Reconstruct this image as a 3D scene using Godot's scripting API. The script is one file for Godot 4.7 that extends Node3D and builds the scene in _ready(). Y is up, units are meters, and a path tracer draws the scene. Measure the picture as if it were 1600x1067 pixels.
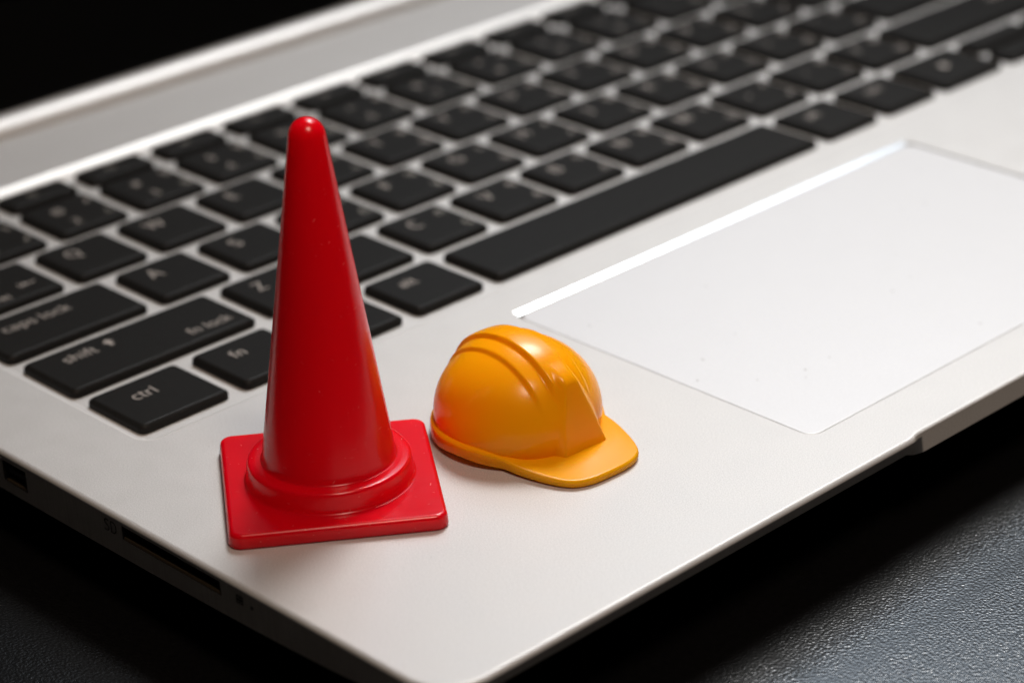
extends Node3D
# Toy traffic cone and toy hard hat on a silver laptop. Shapes are laid out in millimetres
# (x right along the keyboard, y up from the palm rest, z towards the user) and stored in metres.

const MM := 0.001
const DECK := 17.0            # palm rest above the table, mm
const KEY_U := 19.0           # key pitch across
const KEY_R := 18.93          # key pitch in depth
var mats := {}
var noise_cache := {}
var key_cache := {}

# ---------------------------------------------------------------- mesh building
class Shape:
	var v := PackedVector3Array()
	var n := PackedVector3Array()
	var t := PackedVector2Array()
	var idx := PackedInt32Array()
	func vert(p: Vector3, nn: Vector3) -> int:
		v.append(p * 0.001)
		n.append(nn.normalized())
		t.append(Vector2(p.x, p.z) * 0.01)
		return v.size() - 1
	func tri(a: int, b: int, c: int) -> void:
		var g := (v[b] - v[a]).cross(v[c] - v[a])
		if g.dot(n[a] + n[b] + n[c]) > 0.0:
			idx.append_array([a, c, b])
		else:
			idx.append_array([a, b, c])
	func quad(a: int, b: int, c: int, d: int) -> void:
		tri(a, b, c)
		tri(a, c, d)
	func flat_quad(a: Vector3, b: Vector3, c: Vector3, d: Vector3, nn: Vector3) -> void:
		quad(vert(a, nn), vert(b, nn), vert(c, nn), vert(d, nn))
	func flat_poly(pts: PackedVector2Array, y: float, up := 1.0) -> void:
		var tr := Geometry2D.triangulate_polygon(pts)
		var first := v.size()
		for p in pts:
			vert(Vector3(p.x, y, p.y), Vector3(0, up, 0))
		for k in range(0, tr.size(), 3):
			tri(first + tr[k], first + tr[k + 1], first + tr[k + 2])
	func box(lo: Vector3, hi: Vector3) -> void:
		for axis in 3:
			for s in [0, 1]:
				var nn := Vector3.ZERO
				nn[axis] = 1.0 if s else -1.0
				var a := lo
				a[axis] = hi[axis] if s else lo[axis]
				var u := (axis + 1) % 3
				var w := (axis + 2) % 3
				var b := a
				b[u] = hi[u]
				var c := b
				c[w] = hi[w]
				var d := a
				d[w] = hi[w]
				flat_quad(a, b, c, d, nn)
	func mesh() -> ArrayMesh:
		var arr := []
		arr.resize(Mesh.ARRAY_MAX)
		arr[Mesh.ARRAY_VERTEX] = v
		arr[Mesh.ARRAY_NORMAL] = n
		arr[Mesh.ARRAY_TEX_UV] = t
		arr[Mesh.ARRAY_INDEX] = idx
		var m := ArrayMesh.new()
		m.add_surface_from_arrays(Mesh.PRIMITIVE_TRIANGLES, arr)
		return m

# a rounded rectangle seen from above: [points, outward directions]; xs / zs are extra points on its straight edges
func outline(x0: float, x1: float, z0: float, z1: float, r: float, steps := 6, zs_left := [], xs_front := []) -> Array:
	var pts := PackedVector2Array()
	var dirs := PackedVector2Array()
	var corners := [[x1 - r, z1 - r, 0.0], [x0 + r, z1 - r, PI / 2], [x0 + r, z0 + r, PI], [x1 - r, z0 + r, PI * 1.5]]
	for k in 4:
		var c: Array = corners[k]
		for i in steps + 1:
			var a: float = c[2] + PI / 2 * i / steps
			var d := Vector2(cos(a), sin(a))
			pts.append(Vector2(c[0], c[1]) + d * r)
			dirs.append(d)
		if k == 0:
			for x in xs_front:
				pts.append(Vector2(x, z1))
				dirs.append(Vector2(0, 1))
		if k == 1:
			for z in zs_left:
				pts.append(Vector2(x0, z))
				dirs.append(Vector2(-1, 0))
	return [pts, dirs]

# rows of [inset, height, normal out, normal up] swept round an outline
func sweep(s: Shape, o: Array, rows: Array) -> void:
	var pts: PackedVector2Array = o[0]
	var dirs: PackedVector2Array = o[1]
	var c := pts.size()
	var first := s.v.size()
	for r in rows:
		for i in c:
			var p: Vector2 = pts[i] - dirs[i] * r[0]
			s.vert(Vector3(p.x, r[1], p.y), Vector3(dirs[i].x * r[2], r[3], dirs[i].y * r[2]))
	for k in rows.size() - 1:
		for i in c:
			var j := (i + 1) % c
			s.quad(first + k * c + i, first + k * c + j, first + (k + 1) * c + j, first + (k + 1) * c + i)

func cap(s: Shape, o: Array, inset: float, y: float, up := 1.0) -> void:
	var pts := PackedVector2Array()
	for i in o[0].size():
		pts.append(o[0][i] - o[1][i] * inset)
	s.flat_poly(pts, y, up)

# rows of [radius, height, normal out, normal up] turned round the y axis
func lathe(s: Shape, rows: Array, steps := 96, close_top := false) -> void:
	var first := s.v.size()
	for r in rows:
		for i in steps:
			var a := TAU * i / steps
			s.vert(Vector3(cos(a) * r[0], r[1], sin(a) * r[0]), Vector3(cos(a) * r[2], r[3], sin(a) * r[2]))
	for k in rows.size() - 1:
		for i in steps:
			var j := (i + 1) % steps
			s.quad(first + k * steps + i, first + k * steps + j, first + (k + 1) * steps + j, first + (k + 1) * steps + i)
	if close_top:
		var last: Array = rows[-1]
		var top := s.vert(Vector3(0, last[1], 0), Vector3.UP)
		for i in steps:
			s.tri(first + (rows.size() - 1) * steps + i, first + (rows.size() - 1) * steps + (i + 1) % steps, top)

# quarter round from (inset 0, y - r) to (inset r, y): convex shoulder rows
func shoulder(inset: float, y: float, r: float, steps := 5) -> Array:
	var rows := []
	for i in steps + 1:
		var a := PI / 2 * i / steps
		rows.append([inset + r * (1.0 - cos(a)), y - r + r * sin(a), cos(a), sin(a)])
	return rows

func add(called: String, s: Shape, m: Material, parent: Node3D, at := Vector3.ZERO) -> MeshInstance3D:
	return put(called, s.mesh(), m, parent, at)

func put(called: String, mesh: Mesh, m: Material, parent: Node3D, at := Vector3.ZERO) -> MeshInstance3D:
	var o := MeshInstance3D.new()
	o.name = called
	o.mesh = mesh
	o.material_override = m
	o.position = at * MM
	parent.add_child(o, true)
	return o

func thing(called: String, label: String, category: String, at: Vector3, turn := 0.0) -> Node3D:
	var o := Node3D.new()
	o.name = called
	o.position = at * MM
	o.rotation.y = turn
	o.set_meta("label", label)
	o.set_meta("category", category)
	add_child(o, true)
	return o

# ---------------------------------------------------------------- materials
func noise_texture(seed_: int, frequency: float, lo: float, hi: float, octaves := 3, size := 512, normal := 0.0, kind := FastNoiseLite.TYPE_SIMPLEX_SMOOTH) -> NoiseTexture2D:
	var key := str([seed_, frequency, lo, hi, octaves, size, normal, kind])
	if noise_cache.has(key):
		return noise_cache[key]
	var f := FastNoiseLite.new()
	f.seed = seed_
	f.noise_type = kind
	f.frequency = frequency
	f.fractal_octaves = octaves
	var t := NoiseTexture2D.new()
	t.width = size
	t.height = size
	t.seamless = true
	t.noise = f
	if normal > 0.0:
		t.as_normal_map = true
		t.bump_strength = normal
	else:
		var g := Gradient.new()
		g.set_color(0, Color(lo, lo, lo))
		g.set_color(1, Color(hi, hi, hi))
		t.color_ramp = g
	noise_cache[key] = t
	return t

# fine grain with a few small flecks or scratches of another colour
func speck_texture(seed_: int, size: int, base: Color, count: int, fleck: Color, rmin: float, rmax: float, stretch: float) -> ImageTexture:
	var rng := RandomNumberGenerator.new()
	rng.seed = seed_
	var im := Image.create(size, size, false, Image.FORMAT_RGB8)
	for y in size:
		for x in size:
			var k := 1.0 - 0.035 * rng.randf()
			im.set_pixel(x, y, Color(base.r * k, base.g * k, base.b * k))
	for n in count:
		var c := Vector2(rng.randf() * size, rng.randf() * size)
		var r := rng.randf_range(rmin, rmax)
		var turn := rng.randf() * PI
		var long := rng.randf_range(1.0, stretch)
		var amount := rng.randf_range(0.25, 0.9)
		var reach := int(ceil(r * long + 1.0))
		for dy in range(-reach, reach + 1):
			for dx in range(-reach, reach + 1):
				var p := Vector2(dx, dy).rotated(turn)
				var d := Vector2(p.x / long, p.y).length() / r
				if d < 1.0:
					var q := Vector2i(posmod(int(c.x) + dx, size), posmod(int(c.y) + dy, size))
					im.set_pixel(q.x, q.y, im.get_pixel(q.x, q.y).lerp(fleck, amount * (1.0 - d * d)))
	return ImageTexture.create_from_image(im)

# dust and light scratches lying on a surface
func flecks(m: StandardMaterial3D, seed_: int, count: int, color: Color, rmin: float, rmax: float, stretch: float, most: float) -> void:
	var rng := RandomNumberGenerator.new()
	rng.seed = seed_
	var size := 1024
	var im := Image.create(size, size, false, Image.FORMAT_RGBA8)
	im.fill(Color(color.r, color.g, color.b, 0.0))
	for n in count:
		var c := Vector2i(rng.randi() % size, rng.randi() % size)
		var r := rng.randf_range(rmin, rmax)
		var turn := rng.randf() * PI
		var long := 1.0 + (stretch - 1.0) * pow(rng.randf(), 2.0)
		var amount := rng.randf_range(0.2, 1.0) * most
		var reach := int(ceil(r * long + 1.0))
		for dy in range(-reach, reach + 1):
			for dx in range(-reach, reach + 1):
				var p := Vector2(dx, dy).rotated(turn)
				var d := Vector2(p.x / long, p.y).length() / r
				if d < 1.0:
					im.set_pixel(posmod(c.x + dx, size), posmod(c.y + dy, size), Color(color.r, color.g, color.b, amount * (1.0 - d * d)))
	m.detail_enabled = true
	m.detail_blend_mode = BaseMaterial3D.BLEND_MODE_MIX
	m.detail_uv_layer = BaseMaterial3D.DETAIL_UV_1
	m.detail_albedo = ImageTexture.create_from_image(im)

func material(called: String, color: Color, rough: float, metal := 0.0, spec := 0.5) -> StandardMaterial3D:
	var m := StandardMaterial3D.new()
	m.resource_name = called
	m.albedo_color = color
	m.roughness = rough
	m.metallic = metal
	m.metallic_specular = spec
	mats[called] = m
	return m

func planar(m: StandardMaterial3D, per_metre: float) -> void:
	m.uv1_triplanar = true
	m.uv1_scale = Vector3.ONE * per_metre

func make_materials() -> void:
	var m := material("silver", Color(0.825, 0.82, 0.815), 0.48, 0.22)
	m.albedo_texture = noise_texture(3, 0.30, 0.84, 1.0, 2)
	m.roughness_texture = noise_texture(4, 0.012, 0.85, 1.0, 4)
	m.normal_enabled = true
	m.normal_texture = noise_texture(5, 0.3, 0, 1, 2, 512, 2.0)
	m.normal_scale = 0.10
	planar(m, 22.0)
	m = material("touch_surface", Color(0.825, 0.825, 0.832), 0.42, 0.22)
	m.albedo_texture = speck_texture(22, 1024, Color(0.98, 0.98, 0.98), 40, Color(0.62, 0.60, 0.58), 1.0, 3.0, 2.5)
	m.roughness_texture = noise_texture(8, 0.03, 0.96, 1.0, 3)
	planar(m, 8.5)
	m = material("satin_edge", Color(0.85, 0.84, 0.83), 0.46, 0.36)
	m = material("bright_edge", Color(0.93, 0.93, 0.93), 0.22, 0.9)
	m = material("keycap", Color(0.125, 0.123, 0.12), 0.42, 0.0, 0.16)
	m.roughness_texture = noise_texture(9, 0.03, 0.8, 1.0, 4)
	m.normal_enabled = true
	m.normal_texture = noise_texture(10, 0.25, 0, 1, 2, 512, 2.0)
	m.normal_scale = 0.08
	planar(m, 30.0)
	material("legend", Color(0.60, 0.57, 0.545), 0.6)
	material("legend_dim", Color(0.55, 0.53, 0.50), 0.6)
	material("port_black", Color(0.03, 0.03, 0.03), 0.6)
	material("port_metal", Color(0.55, 0.48, 0.38), 0.35, 0.8)
	material("side_print", Color(0.08, 0.08, 0.08), 0.6)
	material("screen_glass", Color(0.01, 0.01, 0.01), 0.12, 0.0, 0.35)
	material("bezel", Color(0.02, 0.02, 0.02), 0.3, 0.0, 0.35)
	material("underside", Color(0.10, 0.10, 0.10), 0.7)
	m = material("red_plastic", Color(0.91, 0.008, 0.09), 0.24, 0.0, 0.42)
	m.roughness_texture = noise_texture(11, 0.02, 0.75, 1.0, 5)
	planar(m, 25.0)
	m = material("orange_plastic", Color(1.0, 0.645, 0.025), 0.24, 0.0, 0.32)
	m.roughness_texture = noise_texture(12, 0.02, 0.85, 1.0, 4)
	planar(m, 25.0)
	flecks(mats.red_plastic, 21, 110, Color(1.0, 0.75, 0.70), 0.8, 2.6, 6.0, 0.55)
	flecks(mats.orange_plastic, 23, 26, Color(1.0, 0.9, 0.7), 0.8, 1.8, 4.0, 0.4)
	flecks(mats.keycap, 24, 160, Color(0.55, 0.53, 0.50), 0.9, 2.4, 2.5, 0.5)
	flecks(mats.silver, 25, 9, Color(0.30, 0.28, 0.26), 0.8, 1.8, 2.0, 0.6)
	for called in ["red_plastic", "orange_plastic"]:
		mats[called].subsurf_scatter_enabled = true
		mats[called].subsurf_scatter_strength = 0.5 if called == "red_plastic" else 0.2
	m = material("table_vinyl", Color(0.06, 0.058, 0.06), 0.22, 0.0, 0.68)
	m.albedo_texture = noise_texture(14, 0.05, 0.7, 1.0, 4, 1024)
	m.heightmap_enabled = true
	m.heightmap_texture = noise_texture(15, 0.10, 0, 1, 4, 1024)
	m.heightmap_scale = 0.0052
	planar(m, 14.0)

# ---------------------------------------------------------------- laptop
func side_bottom(z: float) -> float:
	return -7.3 + 4.0 * exp(-maxf(92.5 - z, 0.0) / 25.0)

func build_laptop() -> void:
	var pc := thing("laptop", "open silver laptop with black keys and large white touchpad", "laptop", Vector3(0, DECK, 0))
	var silver: Material = mats.silver
	# --- deck
	var s := Shape.new()
	var zs := [84.0, 76.0, 68.0, 60.0, 52.0, 44.3, 36.0, 28.0, 20.3, 8.0, -5.3, -11.8, -13.8, -20.3, -40.0, -70.0, -100.0]
	var xs := []
	for x in [172.5, 171.5, 170.8]: xs.append(x)
	for i in 12: xs.append(169.5 - i * (83.8 / 11.0))
	for x in [85.2, 84.5, 83.9, 83.5, 83.2, 82.95, 82.2]: xs.append(x)
	xs.append_array([60.0, 40.0, 20.0, 0.0])
	var o := outline(-18.8, 305.0, -129.0, 92.5, 8.0, 10, zs, xs)
	var pts: PackedVector2Array = o[0]
	var dirs: PackedVector2Array = o[1]
	var c := pts.size()
	var scoop := func(p: Vector2) -> float:
		if p.y < 92.0: return 0.0
		var e := minf(p.x - 82.9, 172.0 - p.x)
		return sqrt(clampf(1.0 - pow(1.0 - clampf(e / 2.4, 0.0, 1.0), 2.0), 0.0, 1.0))
	var rows := []
	for r in shoulder(0.0, 0.0, 0.9, 5): rows.append(r)
	rows.reverse()
	# slot and port openings: [index range in z, y top, y bottom]
	var ports := [[20.3, 44.3, -1.25, -3.6], [-11.8, -5.3, -1.5, -5.2], [-20.3, -13.8, -1.5, -5.2]]
	var levels := [-1.25, -1.5, -3.6, -5.2]
	for y in levels: rows.append([0.0, y, 1.0, 0.0])
	rows.append([0.0, null, 1.0, 0.0])          # the lower edge of the side
	rows.append([0.6, null, 0.7, -0.7])
	var first := s.v.size()
	for k in rows.size():
		var r: Array = rows[k]
		for i in c:
			var f: float = scoop.call(pts[i])
			var bottom := side_bottom(pts[i].y)
			var y: float = bottom - (0.4 if k == rows.size() - 1 else 0.0) if r[1] == null else maxf(r[1], bottom + 0.05 * (rows.size() - 1 - k))
			var inset: float = r[0]
			var low := clampf((-y - 0.9) / (-bottom - 0.9), 0.0, 1.0)
			if k > 0 and (r[2] > 0.99 or k == rows.size() - 1):
				inset += (0.15 if absf(dirs[i].x) > 0.9 else 1.3) * low * (1.0 - scoop.call(pts[i]))
				r = [r[0], r[1], r[2], r[3] - 0.03 if absf(dirs[i].x) > 0.9 else r[3] - 0.45]
			var nn := Vector3(dirs[i].x * r[2], r[3], dirs[i].y * r[2])
			if f > 0.0:
				var depth := clampf((y - bottom) / -bottom, 0.0, 1.0)
				inset += f * 0.6 * depth
				nn = nn.lerp(Vector3(0, 0.12, 0.99), f * (0.0 if k < 3 else 1.0))
			var p: Vector2 = pts[i] - dirs[i] * inset
			s.vert(Vector3(p.x, y, p.y), nn)
	for k in rows.size() - 1:
		for i in c:
			var j := (i + 1) % c
			var open := false
			if dirs[i].x < -0.99 and dirs[j].x < -0.99 and rows[k][1] != null and rows[k + 1][1] != null:
				for h in ports:
					if pts[j].y > h[0] - 0.1 and pts[i].y < h[1] + 0.1 and rows[k][1] <= h[2] + 0.01 and rows[k + 1][1] >= h[3] - 0.01:
						open = true
			if not open:
				s.quad(first + k * c + i, first + k * c + j, first + (k + 1) * c + j, first + (k + 1) * c + i)
	# top sheet, cut at x = 128 through both wells
	var well := outline(-1.6, 286.6, -106.2, 3.6, 3.0, 8)
	var pad := outline(72.0, 184.0, 11.6, 80.4, 2.6, 8)
	var outer_top := PackedVector2Array()
	for i in c:
		outer_top.append(pts[i] - dirs[i] * (0.9 + scoop.call(pts[i]) * 0.6))
	for part in [-1.0, 1.0]:
		s.flat_poly(half_sheet(outer_top, well[0], pad[0], 128.0, part), 0.0)
	# the lips of both wells
	sweep(s, pad, [[0.0, 0.0, -0.4, 0.9], [0.12, -0.08, -1.0, 0.1], [0.12, -0.9, -1.0, 0.0]])
	cap(s, pad, 0.12, -0.9)
	add("palm_rest", s, silver, pc)
	s = Shape.new()
	var lip := [[0.0, 0.0, 0.0, 1.0], [0.2, -0.02, -0.2, 0.98], [0.4, -0.11, -0.42, 0.91], [1.3, -0.57, -0.47, 0.88], [1.7, -0.82, -0.6, 0.8], [2.2, -1.3, -0.8, 0.6], [2.5, -1.55, -0.5, 0.87], [2.8, -1.62, 0.0, 1.0]]
	sweep(s, well, lip)
	add("keyboard_rim", s, mats.satin_edge, pc)
	# --- openings in the side
	for h in ports:
		var sl := Shape.new()
		var x0 := -18.8
		var x1 := -11.0
		var a := Vector3(x0, h[2], h[0])
		var b := Vector3(x1, h[3], h[1])
		sl.flat_quad(Vector3(a.x, a.y, a.z), Vector3(b.x, a.y, a.z), Vector3(b.x, a.y, b.z), Vector3(a.x, a.y, b.z), Vector3.DOWN)
		sl.flat_quad(Vector3(a.x, b.y, a.z), Vector3(b.x, b.y, a.z), Vector3(b.x, b.y, b.z), Vector3(a.x, b.y, b.z), Vector3.UP)
		sl.flat_quad(Vector3(a.x, a.y, a.z), Vector3(b.x, a.y, a.z), Vector3(b.x, b.y, a.z), Vector3(a.x, b.y, a.z), Vector3.BACK)
		sl.flat_quad(Vector3(a.x, a.y, b.z), Vector3(b.x, a.y, b.z), Vector3(b.x, b.y, b.z), Vector3(a.x, b.y, b.z), Vector3.FORWARD)
		sl.flat_quad(Vector3(b.x, a.y, a.z), Vector3(b.x, b.y, a.z), Vector3(b.x, b.y, b.z), Vector3(b.x, a.y, b.z), Vector3.LEFT)
		if h[1] - h[0] > 10.0:
			var slot := add("card_slot", sl, mats.port_black, pc)
			var lp := Shape.new()
			lp.box(Vector3(-18.7, h[3] + 0.02, h[0] + 0.3), Vector3(-12.0, h[3] + 0.45, h[1] - 0.3))
			add("slot_floor", lp, mats.port_metal, slot)
		else:
			var port := add("usb_port", sl, mats.port_black, pc)
			var tg := Shape.new()
			tg.box(Vector3(-18.3, h[3] + 1.6, h[0] + 0.8), Vector3(-11.2, h[3] + 2.5, h[1] - 0.8))
			add("tongue", tg, mats.port_black, port)
			var ct := Shape.new()
			ct.box(Vector3(-18.6, h[3] + 0.02, h[0] + 0.5), Vector3(-11.2, h[3] + 0.3, h[1] - 0.5))
			add("contact_spring", ct, mats.port_metal, port)
	# --- lower shell, inset under the deck
	s = Shape.new()
	var under := outline(-18.2, 304.4, -128.4, 91.9, 7.6, 8)
	var ub := []
	first = s.v.size()
	var uc: int = under[0].size()
	for k in 4:
		for i in uc:
			var q: Vector2 = under[0][i] - under[1][i] * [1.8, 6.0, 12.0, 17.0][k]
			var top := side_bottom(under[0][i].y) - 0.35
			var y: float = [top, lerpf(top, -14.0, 0.35), lerpf(top, -14.0, 0.85), -14.0][k]
			s.vert(Vector3(q.x, y, q.y), Vector3(under[1][i].x * 0.6, -0.8, under[1][i].y * 0.6))
	for k in 3:
		for i in uc:
			var j := (i + 1) % uc
			s.quad(first + k * uc + i, first + k * uc + j, first + (k + 1) * uc + j, first + (k + 1) * uc + i)
	cap(s, under, 17.0, -14.0, -1.0)
	add("lower_shell", s, mats.underside, pc)
	for z in [62.0, -104.0]:
		s = Shape.new()
		var foot := outline(10.0, 276.0, z - 4.0, z + 4.0, 3.0, 5)
		var fr := [[0.0, -14.0, 1.0, 0.0], [0.0, -16.6, 1.0, 0.0], [0.4, -17.0, 0.7, -0.7]]
		sweep(s, foot, fr)
		cap(s, foot, 0.4, -17.0, -1.0)
		add("rubber_foot", s, mats.port_black, pc)
	# --- keyboard tray
	s = Shape.new()
	cap(s, well, 2.7, -1.63)
	add("keyboard_tray", s, silver, pc)
	build_keys(pc)
	# --- touchpad
	s = Shape.new()
	var plate := outline(72.35, 183.65, 13.0, 80.05, 2.4, 8)
	var pr := shoulder(0.0, -0.16, 0.25, 3)
	pr.push_front([0.0, -0.85, 1.0, 0.0])
	sweep(s, plate, pr)
	cap(s, plate, 0.25, -0.16)
	var tp := add("touchpad", s, mats.touch_surface, pc)
	# the polished bevel along its back edge
	s = Shape.new()
	var bev := outline(72.4, 183.6, 11.75, 13.15, 0.65, 6)
	sweep(s, bev, [[0.0, -0.85, 1.0, 0.0]] + [[0.0, -0.06, 1.0, 0.0]])
	var bp := PackedVector2Array()
	var f0 := s.v.size()
	for i in bev[0].size():
		var q: Vector2 = bev[0][i]
		s.vert(Vector3(q.x, 0.06 - (q.y - 11.75) * 0.36, q.y), Vector3(0, 0.94, 0.34))
		bp.append(q)
	var tr := Geometry2D.triangulate_polygon(bp)
	for k in range(0, tr.size(), 3):
		s.tri(f0 + tr[k], f0 + tr[k + 1], f0 + tr[k + 2])
	add("polished_bevel", s, mats.bright_edge, tp)
	# --- marks on the side
	side_text(pc, "side_marking", "SD", Vector3(-18.86, -2.5, 17.4), 2.9)
	s = Shape.new()
	for q in [[0.0, 0.0, 1.6, 0.25], [0.0, 0.55, 1.6, 0.9], [0.0, 1.2, 1.6, 1.45], [0.0, 0.25, 0.3, 1.2], [1.3, 0.25, 1.6, 1.2], [0.65, 0.25, 0.95, 1.2]]:
		s.flat_quad(Vector3(-18.83, q[1], q[0]), Vector3(-18.83, q[1], q[2]), Vector3(-18.83, q[3], q[2]), Vector3(-18.83, q[3], q[0]), Vector3.LEFT)
	add("drive_icon", s, mats.side_print, pc, Vector3(0, -3.2, 48.0))
	var led := CylinderMesh.new()
	led.top_radius = 0.35 * MM
	led.bottom_radius = 0.35 * MM
	led.height = 0.1 * MM
	led.radial_segments = 16
	var lo := put("status_light", led, mats.side_print, pc, Vector3(-18.8, -2.7, 51.6))
	lo.rotation.z = PI / 2
	build_lid(pc)

# one half of the deck's top: the outer rim and the halves of the two wells, as one simple polygon
func half_sheet(outer: PackedVector2Array, well: PackedVector2Array, pad: PackedVector2Array, xm: float, side: float) -> PackedVector2Array:
	var chain := func(loop: PackedVector2Array) -> Array:     # the loop's points on this side, from front to back
		var n := loop.size()
		var start := 0
		for i in n:
			if (loop[i].x - xm) * side <= 0.0 and (loop[(i + 1) % n].x - xm) * side > 0.0:
				start = (i + 1) % n
		var out := []
		for i in n:
			var p: Vector2 = loop[(start + i) % n]
			if (p.x - xm) * side <= 0.0: break
			out.append(p)
		if out[0].y < out[-1].y: out.reverse()
		out.push_front(Vector2(xm, out[0].y))
		out.append(Vector2(xm, out[-1].y))
		return out
	var a: Array = chain.call(outer)
	var b: Array = chain.call(well)
	var d: Array = chain.call(pad)
	b.reverse()
	d.reverse()
	return PackedVector2Array(a + b + d)

func side_text(parent: Node3D, called: String, words: String, at: Vector3, height: float) -> void:
	var o := text(parent, called, words, at, height, mats.side_print)
	o.rotation.y = -PI / 2

func text(parent: Node3D, called: String, words: String, at: Vector3, height: float, m: Material) -> MeshInstance3D:
	var key := "text " + words
	if not key_cache.has(key):
		var t := TextMesh.new()
		var f := SystemFont.new()
		f.font_names = PackedStringArray(["Droid Sans"])
		t.font = f
		t.text = words
		t.font_size = 64
		t.pixel_size = 0.01
		t.depth = 0.004
		t.curve_step = 1.0
		key_cache[key] = t
	var o := put(called, key_cache[key], m, parent, at)
	o.scale = Vector3.ONE * (height * MM / 0.64)
	return o

func key_mesh(w: float, d: float) -> Mesh:
	var key := "key %.2f %.2f" % [w, d]
	if not key_cache.has(key):
		var s := Shape.new()
		var o := outline(-w / 2, w / 2, -d / 2, d / 2, 1.5, 5)
		var rows := [[0.0, -1.62, 1.0, 0.0], [0.0, -0.75, 1.0, 0.0], [0.06, -0.55, 0.9, 0.43], [0.2, -0.4, 0.75, 0.66], [0.62, -0.1, 0.6, 0.8], [0.78, -0.02, 0.35, 0.94], [0.95, 0.0, 0.0, 1.0]]
		sweep(s, o, rows)
		cap(s, o, 0.95, 0.0)
		key_cache[key] = s.mesh()
	return key_cache[key]

func add_key(pc: Node3D, x0: float, x1: float, z0: float, z1: float, words: Array) -> void:
	# x0, x1 in key units; z0 (front), z1 (back) in mm; words: [text, fraction across, fraction up, height, dim]
	var gap := 3.1
	var w := (x1 - x0) * KEY_U - gap
	var d := z1 - z0 - gap
	var k := put("key", key_mesh(w, d), mats.keycap, pc, Vector3((x0 + x1) / 2 * KEY_U, -0.05, -(z0 + z1) / 2))
	for t in words:
		var at := Vector3((t[1] - (x1 - x0) / 2) * KEY_U, 0.02, (z1 - z0) / 2 - t[2] * KEY_R)
		if t[0] is String:
			var o := text(k, "legend", t[0], at, t[3], mats.legend_dim if t[4] else mats.legend)
			o.rotation.x = -PI / 2
		else:
			put("legend", script_glyph(t[0]), mats.legend_dim if t[4] else mats.legend, k, at)

# the second script on the keys: small looped letters drawn with a pen of even width
func script_glyph(kind: int) -> Mesh:
	var key := "glyph%d" % kind
	if key_cache.has(key):
		return key_cache[key]
	var loop := func(cx: float, cy: float, r: float) -> Array:
		var a := []
		for i in 9: a.append(Vector2(cx + cos(TAU * i / 8) * r, cy + sin(TAU * i / 8) * r))
		return a
	var sets := [
		[[Vector2(-.7, -1), Vector2(-.7, .5), Vector2(-.3, 1), Vector2(.3, 1), Vector2(.7, .5), Vector2(.7, -1)]],
		[loop.call(-.6, .7, .3), [Vector2(-.3, .7), Vector2(-.3, -1), Vector2(0, -.3), Vector2(.4, -1), Vector2(.7, -1), Vector2(.7, 1)]],
		[loop.call(-.5, .75, .25), [Vector2(-.25, .75), Vector2(-.25, -1), Vector2(.7, -1), Vector2(.7, 1)]],
		[loop.call(-.1, -.1, .28), [Vector2(-.4, -.1), Vector2(-.7, .4), Vector2(-.2, 1), Vector2(.4, .9), Vector2(.7, .4), Vector2(.7, -1), Vector2(.1, -1)]],
		[loop.call(-.1, -.8, .25), [Vector2(-.35, -.8), Vector2(-.35, 1)]],
		[loop.call(-.5, .75, .25), [Vector2(-.25, .7), Vector2(0, -1), Vector2(.3, .2), Vector2(.6, -1), Vector2(.75, 1)]],
		[loop.call(.5, -.6, .28), [Vector2(.5, -.3), Vector2(-.5, .3), Vector2(-.4, 1), Vector2(.5, 1)]],
		[loop.call(-.5, -.5, .28), [Vector2(-.5, -.2), Vector2(-.2, .4), Vector2(.5, .3), Vector2(.75, .9)]],
	]
	var s := Shape.new()
	for line in sets[kind % sets.size()]:
		for i in line.size() - 1:
			var a: Vector2 = line[i] * 0.95
			var b: Vector2 = line[i + 1] * 0.95
			var e := (b - a).normalized() * 0.17
			var nn := Vector2(-e.y, e.x)
			var q := [a - e * 0.6 + nn, b + e * 0.6 + nn, b + e * 0.6 - nn, a - e * 0.6 - nn]
			var y : float = 0.004 * i
			s.flat_quad(Vector3(q[0].x, y, -q[0].y), Vector3(q[1].x, y, -q[1].y), Vector3(q[2].x, y, -q[2].y), Vector3(q[3].x, y, -q[3].y), Vector3.UP)
	key_cache[key] = s.mesh()
	return key_cache[key]

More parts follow.
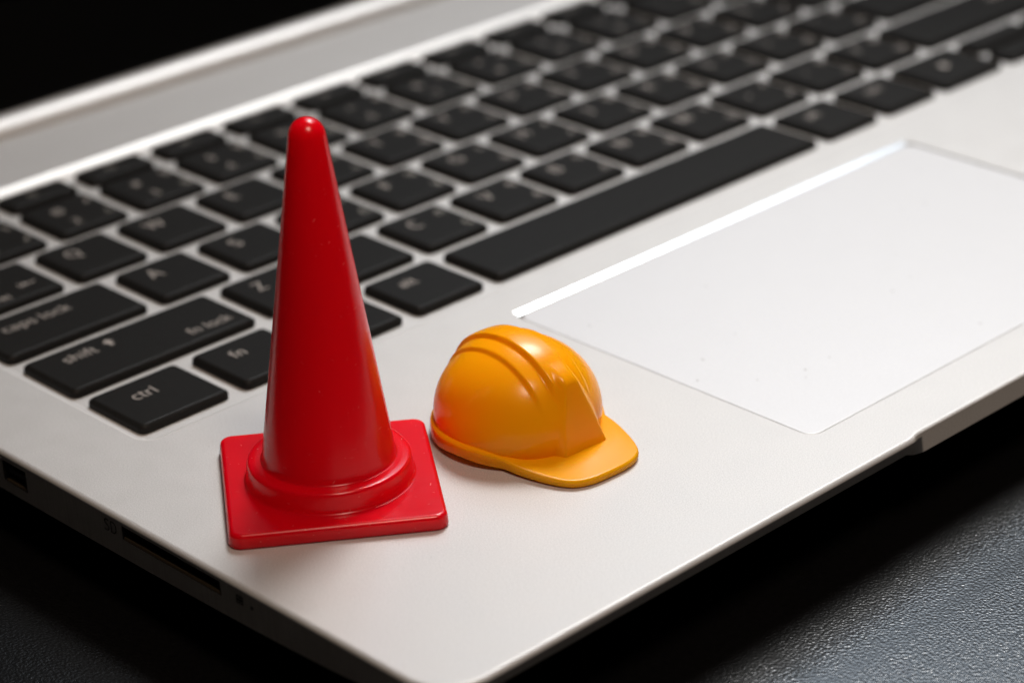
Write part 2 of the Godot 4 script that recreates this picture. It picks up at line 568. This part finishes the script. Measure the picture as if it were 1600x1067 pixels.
func build_keys(pc: Node3D) -> void:
	var R := KEY_R
	var n := 0
	# bottom row
	add_key(pc, 0.0, 1.14, 0, R, [["ctrl", 0.49, 0.60, 3.5, false]])
	add_key(pc, 1.14, 2.17, 0, R, [["fn", 0.42, 0.62, 3.5, false]])
	add_key(pc, 2.17, 3.2, 0, R, [])
	add_key(pc, 3.2, 4.237, 0, R, [["alt", 0.42, 0.62, 3.5, false]])
	add_key(pc, 4.237, 9.19, 0, R, [])
	add_key(pc, 9.19, 10.22, 0, R, [["alt", 0.42, 0.62, 3.5, false]])
	add_key(pc, 10.22, 11.25, 0, R, [["ctrl", 0.46, 0.62, 3.5, false]])
	add_key(pc, 11.25, 12.5, 0, R, [["◄", 0.6, 0.5, 2.4, false]])
	add_key(pc, 12.5, 13.75, 0, R / 2 + 0.8, [])
	add_key(pc, 12.5, 13.75, R / 2 - 0.8, R, [])
	add_key(pc, 13.75, 15.0, 0, R, [["►", 0.6, 0.5, 2.4, false]])
	# shift row
	add_key(pc, 0.0, 2.25, R, R * 2, [["shift", 0.56, 0.66, 3.5, false], ["fn lock", 1.76, 0.30, 3.1, false], ["arrow", 0.86, 0.66, 0.0, false]].slice(0, 2))
	up_arrow(pc.get_child(pc.get_child_count() - 1))
	for i in 10:
		letter(pc, "ZXCVBNM,./"[i], 2.25 + i, R, n)
		n += 1
	add_key(pc, 12.25, 15.0, R, R * 2, [["shift", 2.1, 0.62, 3.5, false]])
	# home row
	add_key(pc, 0.0, 1.75, R * 2, R * 3, [["caps lock", 0.74, 0.62, 3.5, false]])
	for i in 11:
		letter(pc, "ASDFGHJKL;'"[i], 1.75 + i, R * 2, n)
		n += 1
	add_key(pc, 12.75, 15.0, R * 2, R * 3, [["enter", 1.6, 0.62, 3.5, false]])
	# upper row
	add_key(pc, 0.0, 1.5, R * 3, R * 4, [["tab", 0.5, 0.62, 3.5, false], ["|←", 0.55, 0.3, 2.6, false], ["→|", 1.0, 0.3, 2.6, false]].slice(0, 1))
	tab_arrows(pc.get_child(pc.get_child_count() - 1))
	for i in 13:
		letter(pc, "QWERTYUIOP[]\\"[i], 1.5 + i, R * 3, n, 1.5 if i == 12 else 1.0)
		n += 1
	# digits
	for i in 13:
		var w := 1.0
		var words := [["`1234567890-="[i], 0.40, 0.30, 3.3, false], ["~!@#$%^&*()_+"[i], 0.40, 0.64, 3.5, false], [(i * 3 + 1) % 8, 0.8, 0.68, 0.0, false], [(i * 5 + 2) % 8, 0.8, 0.30, 0.0, true]]
		add_key(pc, i * 1.0, i + w, R * 4, R * 5, words)
	add_key(pc, 13.0, 15.0, R * 4, R * 5, [["backspace", 1.0, 0.6, 3.1, false]])
	# function keys
	for i in 15:
		add_key(pc, i + 0.05, i + 1.05 if i < 14 else 15.0, R * 5 - 0.9, R * 5 + 9.6, [["esc" if i == 0 else "f%d" % i if i < 13 else ["insert", "delete"][i - 13], 0.45, 0.28, 2.4, true]])

func letter(pc: Node3D, word: String, x: float, z: float, n: int, w := 1.0) -> void:
	var words := [[word, 0.37, 0.62, 4.7, false]]
	if x > 3.6:
		words.append([(n * 3 + 2) % 8, 0.77, 0.68, 0.0, x < 5.0])
		words.append([(n * 5 + 4) % 8, 0.78, 0.28, 0.0, x < 5.0])
	add_key(pc, x, x + w, z, z + KEY_R, words)

func up_arrow(k: Node3D) -> void:
	var s := Shape.new()
	s.flat_poly(PackedVector2Array([Vector2(0, -1.5), Vector2(1.1, -0.2), Vector2(0.4, -0.2), Vector2(0.4, 1.1), Vector2(-0.4, 1.1), Vector2(-0.4, -0.2), Vector2(-1.1, -0.2)]), 0.0)
	add("legend", s, mats.legend, k, Vector3((0.90 - 1.125) * KEY_U, 0.02, KEY_R * (0.5 - 0.68)))

func tab_arrows(k: Node3D) -> void:
	for side in [-1.0, 1.0]:
		var s := Shape.new()
		s.flat_poly(PackedVector2Array([Vector2(-1.6, -0.2), Vector2(0.5, -0.2), Vector2(0.5, -0.8), Vector2(1.5, 0), Vector2(0.5, 0.8), Vector2(0.5, 0.2), Vector2(-1.6, 0.2)]), 0.0)
		s.flat_poly(PackedVector2Array([Vector2(1.6, -0.9), Vector2(1.9, -0.9), Vector2(1.9, 0.9), Vector2(1.6, 0.9)]), 0.0)
		var o := add("legend", s, mats.legend, k, Vector3((0.55 if side > 0 else 0.95) * KEY_U - 0.75 * KEY_U + 4.0, 0.02, KEY_R * (0.5 - 0.3) + side * 1.3))
		o.rotation.y = 0.0 if side > 0 else PI

func build_lid(pc: Node3D) -> void:
	# hinge cover along the back edge
	var s := Shape.new()
	var ring := []
	for i in 33:
		var a := TAU * i / 32
		ring.append(Vector2(cos(a), sin(a)))
	var first := s.v.size()
	for x in [14.0, 14.6, 271.4, 272.0]:
		var r := 4.6 if x in [14.6, 271.4] else 4.0
		for q in ring:
			s.vert(Vector3(x, -2.2 + q.y * r, -134.5 + q.x * r), Vector3(0, q.y, q.x))
	for k in 3:
		for i in 32:
			s.quad(first + k * 33 + i, first + k * 33 + i + 1, first + (k + 1) * 33 + i + 1, first + (k + 1) * 33 + i)
	add("hinge_cover", s, mats.satin_edge, pc)
	var lid := Node3D.new()
	lid.name = "screen_lid"
	lid.position = Vector3(0, -1.0, -136.5) * MM
	lid.rotation.x = deg_to_rad(90.0 - 24.0)     # built lying flat, face up, then raised
	pc.add_child(lid, true)
	s = Shape.new()
	var o := outline(-18.8, 305.0, -214.0, -2.0, 8.0, 8)
	var rows := shoulder(0.0, 0.0, 0.9, 4)
	rows.push_front([0.0, -4.4, 1.0, 0.0])
	rows.push_front([0.8, -5.4, 0.6, -0.8])
	sweep(s, o, rows)
	cap(s, o, 0.9, 0.0)
	cap(s, o, 0.8, -5.4, -1.0)
	add("lid_shell", s, mats.silver, lid)
	s = Shape.new()
	o = outline(-17.0, 303.2, -212.0, -3.2, 6.0, 8)
	rows = shoulder(0.0, 0.6, 0.4, 3)
	rows.push_front([0.0, 0.0, 1.0, 0.0])
	sweep(s, o, rows)
	cap(s, o, 0.4, 0.6)
	add("screen_bezel", s, mats.bezel, lid)
	s = Shape.new()
	o = outline(-11.0, 297.2, -204.0, -26.0, 1.0, 3)
	sweep(s, o, [[0.0, 0.6, 1.0, 0.0], [0.0, 0.66, 1.0, 0.0]])
	cap(s, o, 0.0, 0.66)
	add("screen_panel", s, mats.screen_glass, lid)

# ---------------------------------------------------------------- toy traffic cone
func build_cone() -> void:
	var o := thing("toy_traffic_cone", "small red plastic traffic cone with square base standing on the palm rest", "traffic cone", Vector3(9.2, DECK, 36.7), deg_to_rad(-35.85))
	var red: Material = mats.red_plastic
	var h := 16.5
	var s := Shape.new()
	var sq := outline(-h, h, -h, h, 2.2, 8)
	var rows := [[0.35, 0.0, 0.7, -0.7], [0.0, 0.35, 1.0, 0.0], [0.12, 1.7, 1.0, 0.08]]
	for r in shoulder(0.15, 2.5, 0.75, 5): rows.append(r)
	sweep(s, sq, rows)
	cap(s, sq, 0.9, 2.5)
	cap(s, sq, 0.35, 0.0, -1.0)
	add("base_plate", s, red, o)
	# raised round collar
	s = Shape.new()
	var cr := [[13.3, 2.45, 0.2, 1.0], [13.08, 2.6, 0.6, 0.8], [12.95, 2.85, 0.95, 0.35], [12.88, 3.4, 0.99, 0.14]]
	for r in [[12.62, 5.3, 0.98, 0.16], [12.54, 5.6, 0.9, 0.45], [12.38, 5.8, 0.6, 0.8], [12.15, 5.9, 0.2, 0.98], [11.2, 5.95, 0.0, 1.0], [10.3, 5.95, 0.0, 1.0]]: cr.append(r)
	lathe(s, cr, 128)
	add("collar", s, red, o)
	# the tapered body with its round tip
	s = Shape.new()
	var br := [[10.55, 5.92, 0.3, 1.0], [10.4, 6.05, 0.7, 0.7], [10.3, 6.35, 0.95, 0.3]]
	var y0 := 7.2
	var y1 := 58.2
	var r0 := 10.15
	var r1 := 2.75
	var up := (r0 - r1) / (y1 - y0)
	for i in 13:
		var f := i / 12.0
		br.append([lerpf(r0, r1, f), lerpf(y0, y1, f), 1.0, up])
	var a0 := atan(up)
	for i in range(1, 9):
		var a := lerpf(a0, PI / 2 - 0.08, i / 8.0)
		br.append([r1 / cos(a0) * cos(a), y1 + (sin(a) - sin(a0)) * r1 * 1.12, cos(a), sin(a)])
	lathe(s, br, 128, true)
	add("cone_body", s, red, o)

# ---------------------------------------------------------------- toy hard hat
const HAT := Vector3(13.4, 11.8, 13.6)
const HAT_Y := 4.3

func soft(a: float, b: float, x: float) -> float:
	var k := clampf((x - a) / (b - a), 0.0, 1.0)
	return k * k * (3.0 - 2.0 * k)

# a point of the shell: side is the angle round (0 = front, +x side positive), up from 0 at the rim to 1 at the crown
func hat_point(around: float, up: float) -> Vector3:
	var e := up * PI / 2
	var y: float = sin(e)
	var p := Vector3(HAT.x * sin(around) * cos(e), HAT.y * y, HAT.z * cos(around) * cos(e))
	var out := (p / (HAT * HAT)).normalized()
	var front := soft(-0.1, 0.9, cos(around))
	var fade := soft(0.26, 0.50, up) if cos(around) > 0.0 else soft(0.02, 0.25, up)
	var s := absf(p.x)
	var rise := 0.5 * (1.0 - soft(4.7, 5.4, s)) * soft(0.16, 0.55, up)
	rise += 0.75 * (1.0 - soft(1.9, 2.6, s)) * fade
	p += out * rise
	if p.z > 4.0:                       # the flat shield at the front
		var high := p.y + HAT_Y
		var plane := 14.7 - 0.2 * high
		var k := clampf((high - 1.5) / 12.5, 0.0, 1.0)
		var half := lerpf(4.8, 1.35, k)
		var on := (1.0 - soft(half - 0.6, half + 0.75, absf(p.x - lerpf(1.5, 0.5, k)))) * (1.0 - soft(12.2, 15.2, high))
		p.z = lerpf(p.z, maxf(p.z, plane), on)
	return p + Vector3(0, HAT_Y, 0)

func build_hat() -> void:
	var o := thing("toy_hard_hat", "small glossy orange-yellow plastic hard hat with ridged crown and brim", "hard hat", Vector3(42.1, DECK, 44.4), deg_to_rad(-2.5))
	var orange: Material = mats.orange_plastic
	var s := Shape.new()
	var na := 288
	var nu := 96
	var lowest := -0.2
	var grid := []
	for k in nu + 1:
		var up := lerpf(lowest, 0.9999, float(k) / nu)
		for i in na:
			grid.append(hat_point(TAU * i / na, up))
	for k in nu + 1:
		for i in na:
			var du: Vector3 = grid[k * na + (i + 1) % na] - grid[k * na + (i - 1 + na) % na]
			var dv: Vector3 = grid[mini(k + 1, nu) * na + i] - grid[maxi(k - 1, 0) * na + i]
			var p: Vector3 = grid[k * na + i]
			var nn := dv.cross(du)
			if k > nu - 2: nn = Vector3.UP
			if nn.dot(p - Vector3(0, 2, 0)) < 0.0: nn = -nn
			s.vert(p, nn)
	for k in nu:
		for i in na:
			var j := (i + 1) % na
			s.quad(k * na + i, k * na + j, (k + 1) * na + j, (k + 1) * na + i)
	var under := s.vert(Vector3(0, 1.5, 0), Vector3.DOWN)
	for i in na:
		s.tri(i, (i + 1) % na, under)
	add("shell", s, orange, o)
	# rim band that widens into the brim at the front
	s = Shape.new()
	var steps := 160
	var per := 12
	for i in steps:
		var a := TAU * i / steps
		var f := soft(0.30, 0.86, cos(a))                 # 1 in the brim
		var root := Vector2(sin(a) * HAT.x, cos(a) * HAT.z) * 0.93
		var dir := Vector2(sin(a), cos(a))
		var rim := dir * 14.1
		var bx := clampf(sin(a) / 0.80, -1.0, 1.0)
		var brim := Vector2(bx * 10.5, 0.0)
		brim.y = 9.0 + 13.0 * pow(maxf(1.0 - pow(absf(bx), 3.2), 0.0), 0.42)
		var edge := rim.lerp(brim, f)
		var side_lift := 1.0 * exp(-pow((absf(angle_difference(a, 0.0)) - 1.45) / 0.45, 2.0))
		var thick := lerpf(2.9, 1.35, f)
		var yb := 0.05 + side_lift
		var root_top := lerpf(3.4, 1.75, f) + side_lift * 0.3
		var top := lerpf(3.05, 1.45, f) + side_lift * 0.3
		var nrm := edge.normalized()
		var rr := minf(0.55, thick * 0.42)
		var rows := [[root, root_top, 0.0, 1.0], [root.lerp(edge, 0.5), lerpf(root_top, top, 0.55) - 0.05 * f, 0.15 * f, 1.0], [edge - nrm * rr, top, 0.1, 1.0]]
		for q in 4:
			var b := PI / 2 * (1.0 - q / 3.0)
			rows.append([edge - nrm * rr * (1.0 - cos(b)), top - rr * (1.0 - sin(b)), cos(b), sin(b)])
		for q in 3:
			var b := -PI / 2 * (q + 0.5) / 2.5
			rows.append([edge - nrm * rr * (1.0 - cos(b)), yb + rr * (1.0 + sin(b)), cos(b), sin(b)])
		rows.append([root, yb + 0.5 * f + 0.2, 0.0, -1.0])
		rows.append([root * 0.93, yb + 0.8, -0.5, -0.6])
		for r in rows:
			s.vert(Vector3(r[0].x, r[1], r[0].y), Vector3(nrm.x * r[2], r[3], nrm.y * r[2]))
		per = rows.size()
	for i in steps:
		var j := (i + 1) % steps
		for k in per - 1:
			s.quad(i * per + k, j * per + k, j * per + k + 1, i * per + k + 1)
	add("brim", s, orange, o)

func _ready() -> void:
	# --- camera
	var cam := Camera3D.new()
	cam.name = "camera"
	cam.position = Vector3(-207.454, 189.624 + DECK, 307.346) * MM
	cam.basis = Basis(Vector3.UP, -0.757658) * Basis(Vector3.RIGHT, -0.446949) * Basis(Vector3.BACK, -0.033428)
	var half := 533.5 / 3992.614
	cam.fov = rad_to_deg(2.0 * atan(half))
	cam.near = 0.01
	cam.far = 60.0
	var lens := CameraAttributesPhysical.new()
	lens.frustum_focal_length = 35.0 / (2.0 * half)
	lens.frustum_focus_distance = 0.392
	lens.frustum_near = 0.01
	lens.frustum_far = 60.0
	lens.exposure_aperture = lens.frustum_focal_length / 6.6
	cam.attributes = lens
	add_child(cam)
	cam.fov = rad_to_deg(2.0 * atan(half))
	# --- surroundings: an unlit room
	var env := WorldEnvironment.new()
	env.name = "room_air"
	var e := Environment.new()
	e.background_mode = Environment.BG_COLOR
	e.background_color = Color(0.075, 0.062, 0.055)
	e.tonemap_mode = Environment.TONE_MAPPER_LINEAR
	e.tonemap_exposure = 1.0
	e.sdfgi_enabled = true
	e.ssao_enabled = true
	e.ssil_enabled = true
	env.environment = e
	add_child(env)
	# --- the window to the right of the desk
	window_light("window_light", Vector3(640, 720, -330), Vector3(60, DECK, 20), Vector2(0.5, 0.42), 0.21, Color(0.84, 0.92, 1.0))
	window_light("ceiling_lamp_light", Vector3(-100, 850, 440), Vector3(40, DECK, 40), Vector2(0.2, 0.2), 0.405, Color(1.0, 0.905, 0.82))
	var key := SpotLight3D.new()
	key.name = "desk_lamp_light"
	key.light_energy = 1.70
	key.light_color = Color(1.0, 0.99, 0.975)
	key.light_size = 0.2
	key.spot_angle = 12.3
	key.spot_angle_attenuation = 1.0
	key.spot_range = 6.0
	key.spot_attenuation = 2.0
	key.shadow_enabled = true
	add_child(key)
	key.look_at_from_position(Vector3(545, 700 + DECK, -170) * MM, Vector3(146, DECK, 62) * MM)
	make_materials()
	# --- table
	var t := Shape.new()
	var slab := outline(-700, 900, -600, 700, 12.0, 6)
	var rows := shoulder(0.0, 0.0, 2.0, 4)
	rows.push_front([0.0, -28.0, 1.0, 0.0])
	sweep(t, slab, rows)
	cap(t, slab, 2.0, 0.0)
	cap(t, slab, 0.0, -28.0, -1.0)
	var table := add("table_top", t, mats.table_vinyl, self)
	table.set_meta("label", "black table top with finely wrinkled leather-like surface under the laptop")
	table.set_meta("category", "table")
	build_laptop()
	build_cone()
	build_hat()

func window_light(called: String, at: Vector3, towards: Vector3, size: Vector2, energy: float, color: Color) -> void:
	var l := AreaLight3D.new()
	l.name = called
	l.area_size = size
	l.light_energy = energy
	l.light_color = color
	l.area_range = 6.0
	l.area_attenuation = 2.0
	l.shadow_enabled = true
	add_child(l, true)
	l.look_at_from_position((at + Vector3(0, DECK, 0)) * MM, towards * MM)
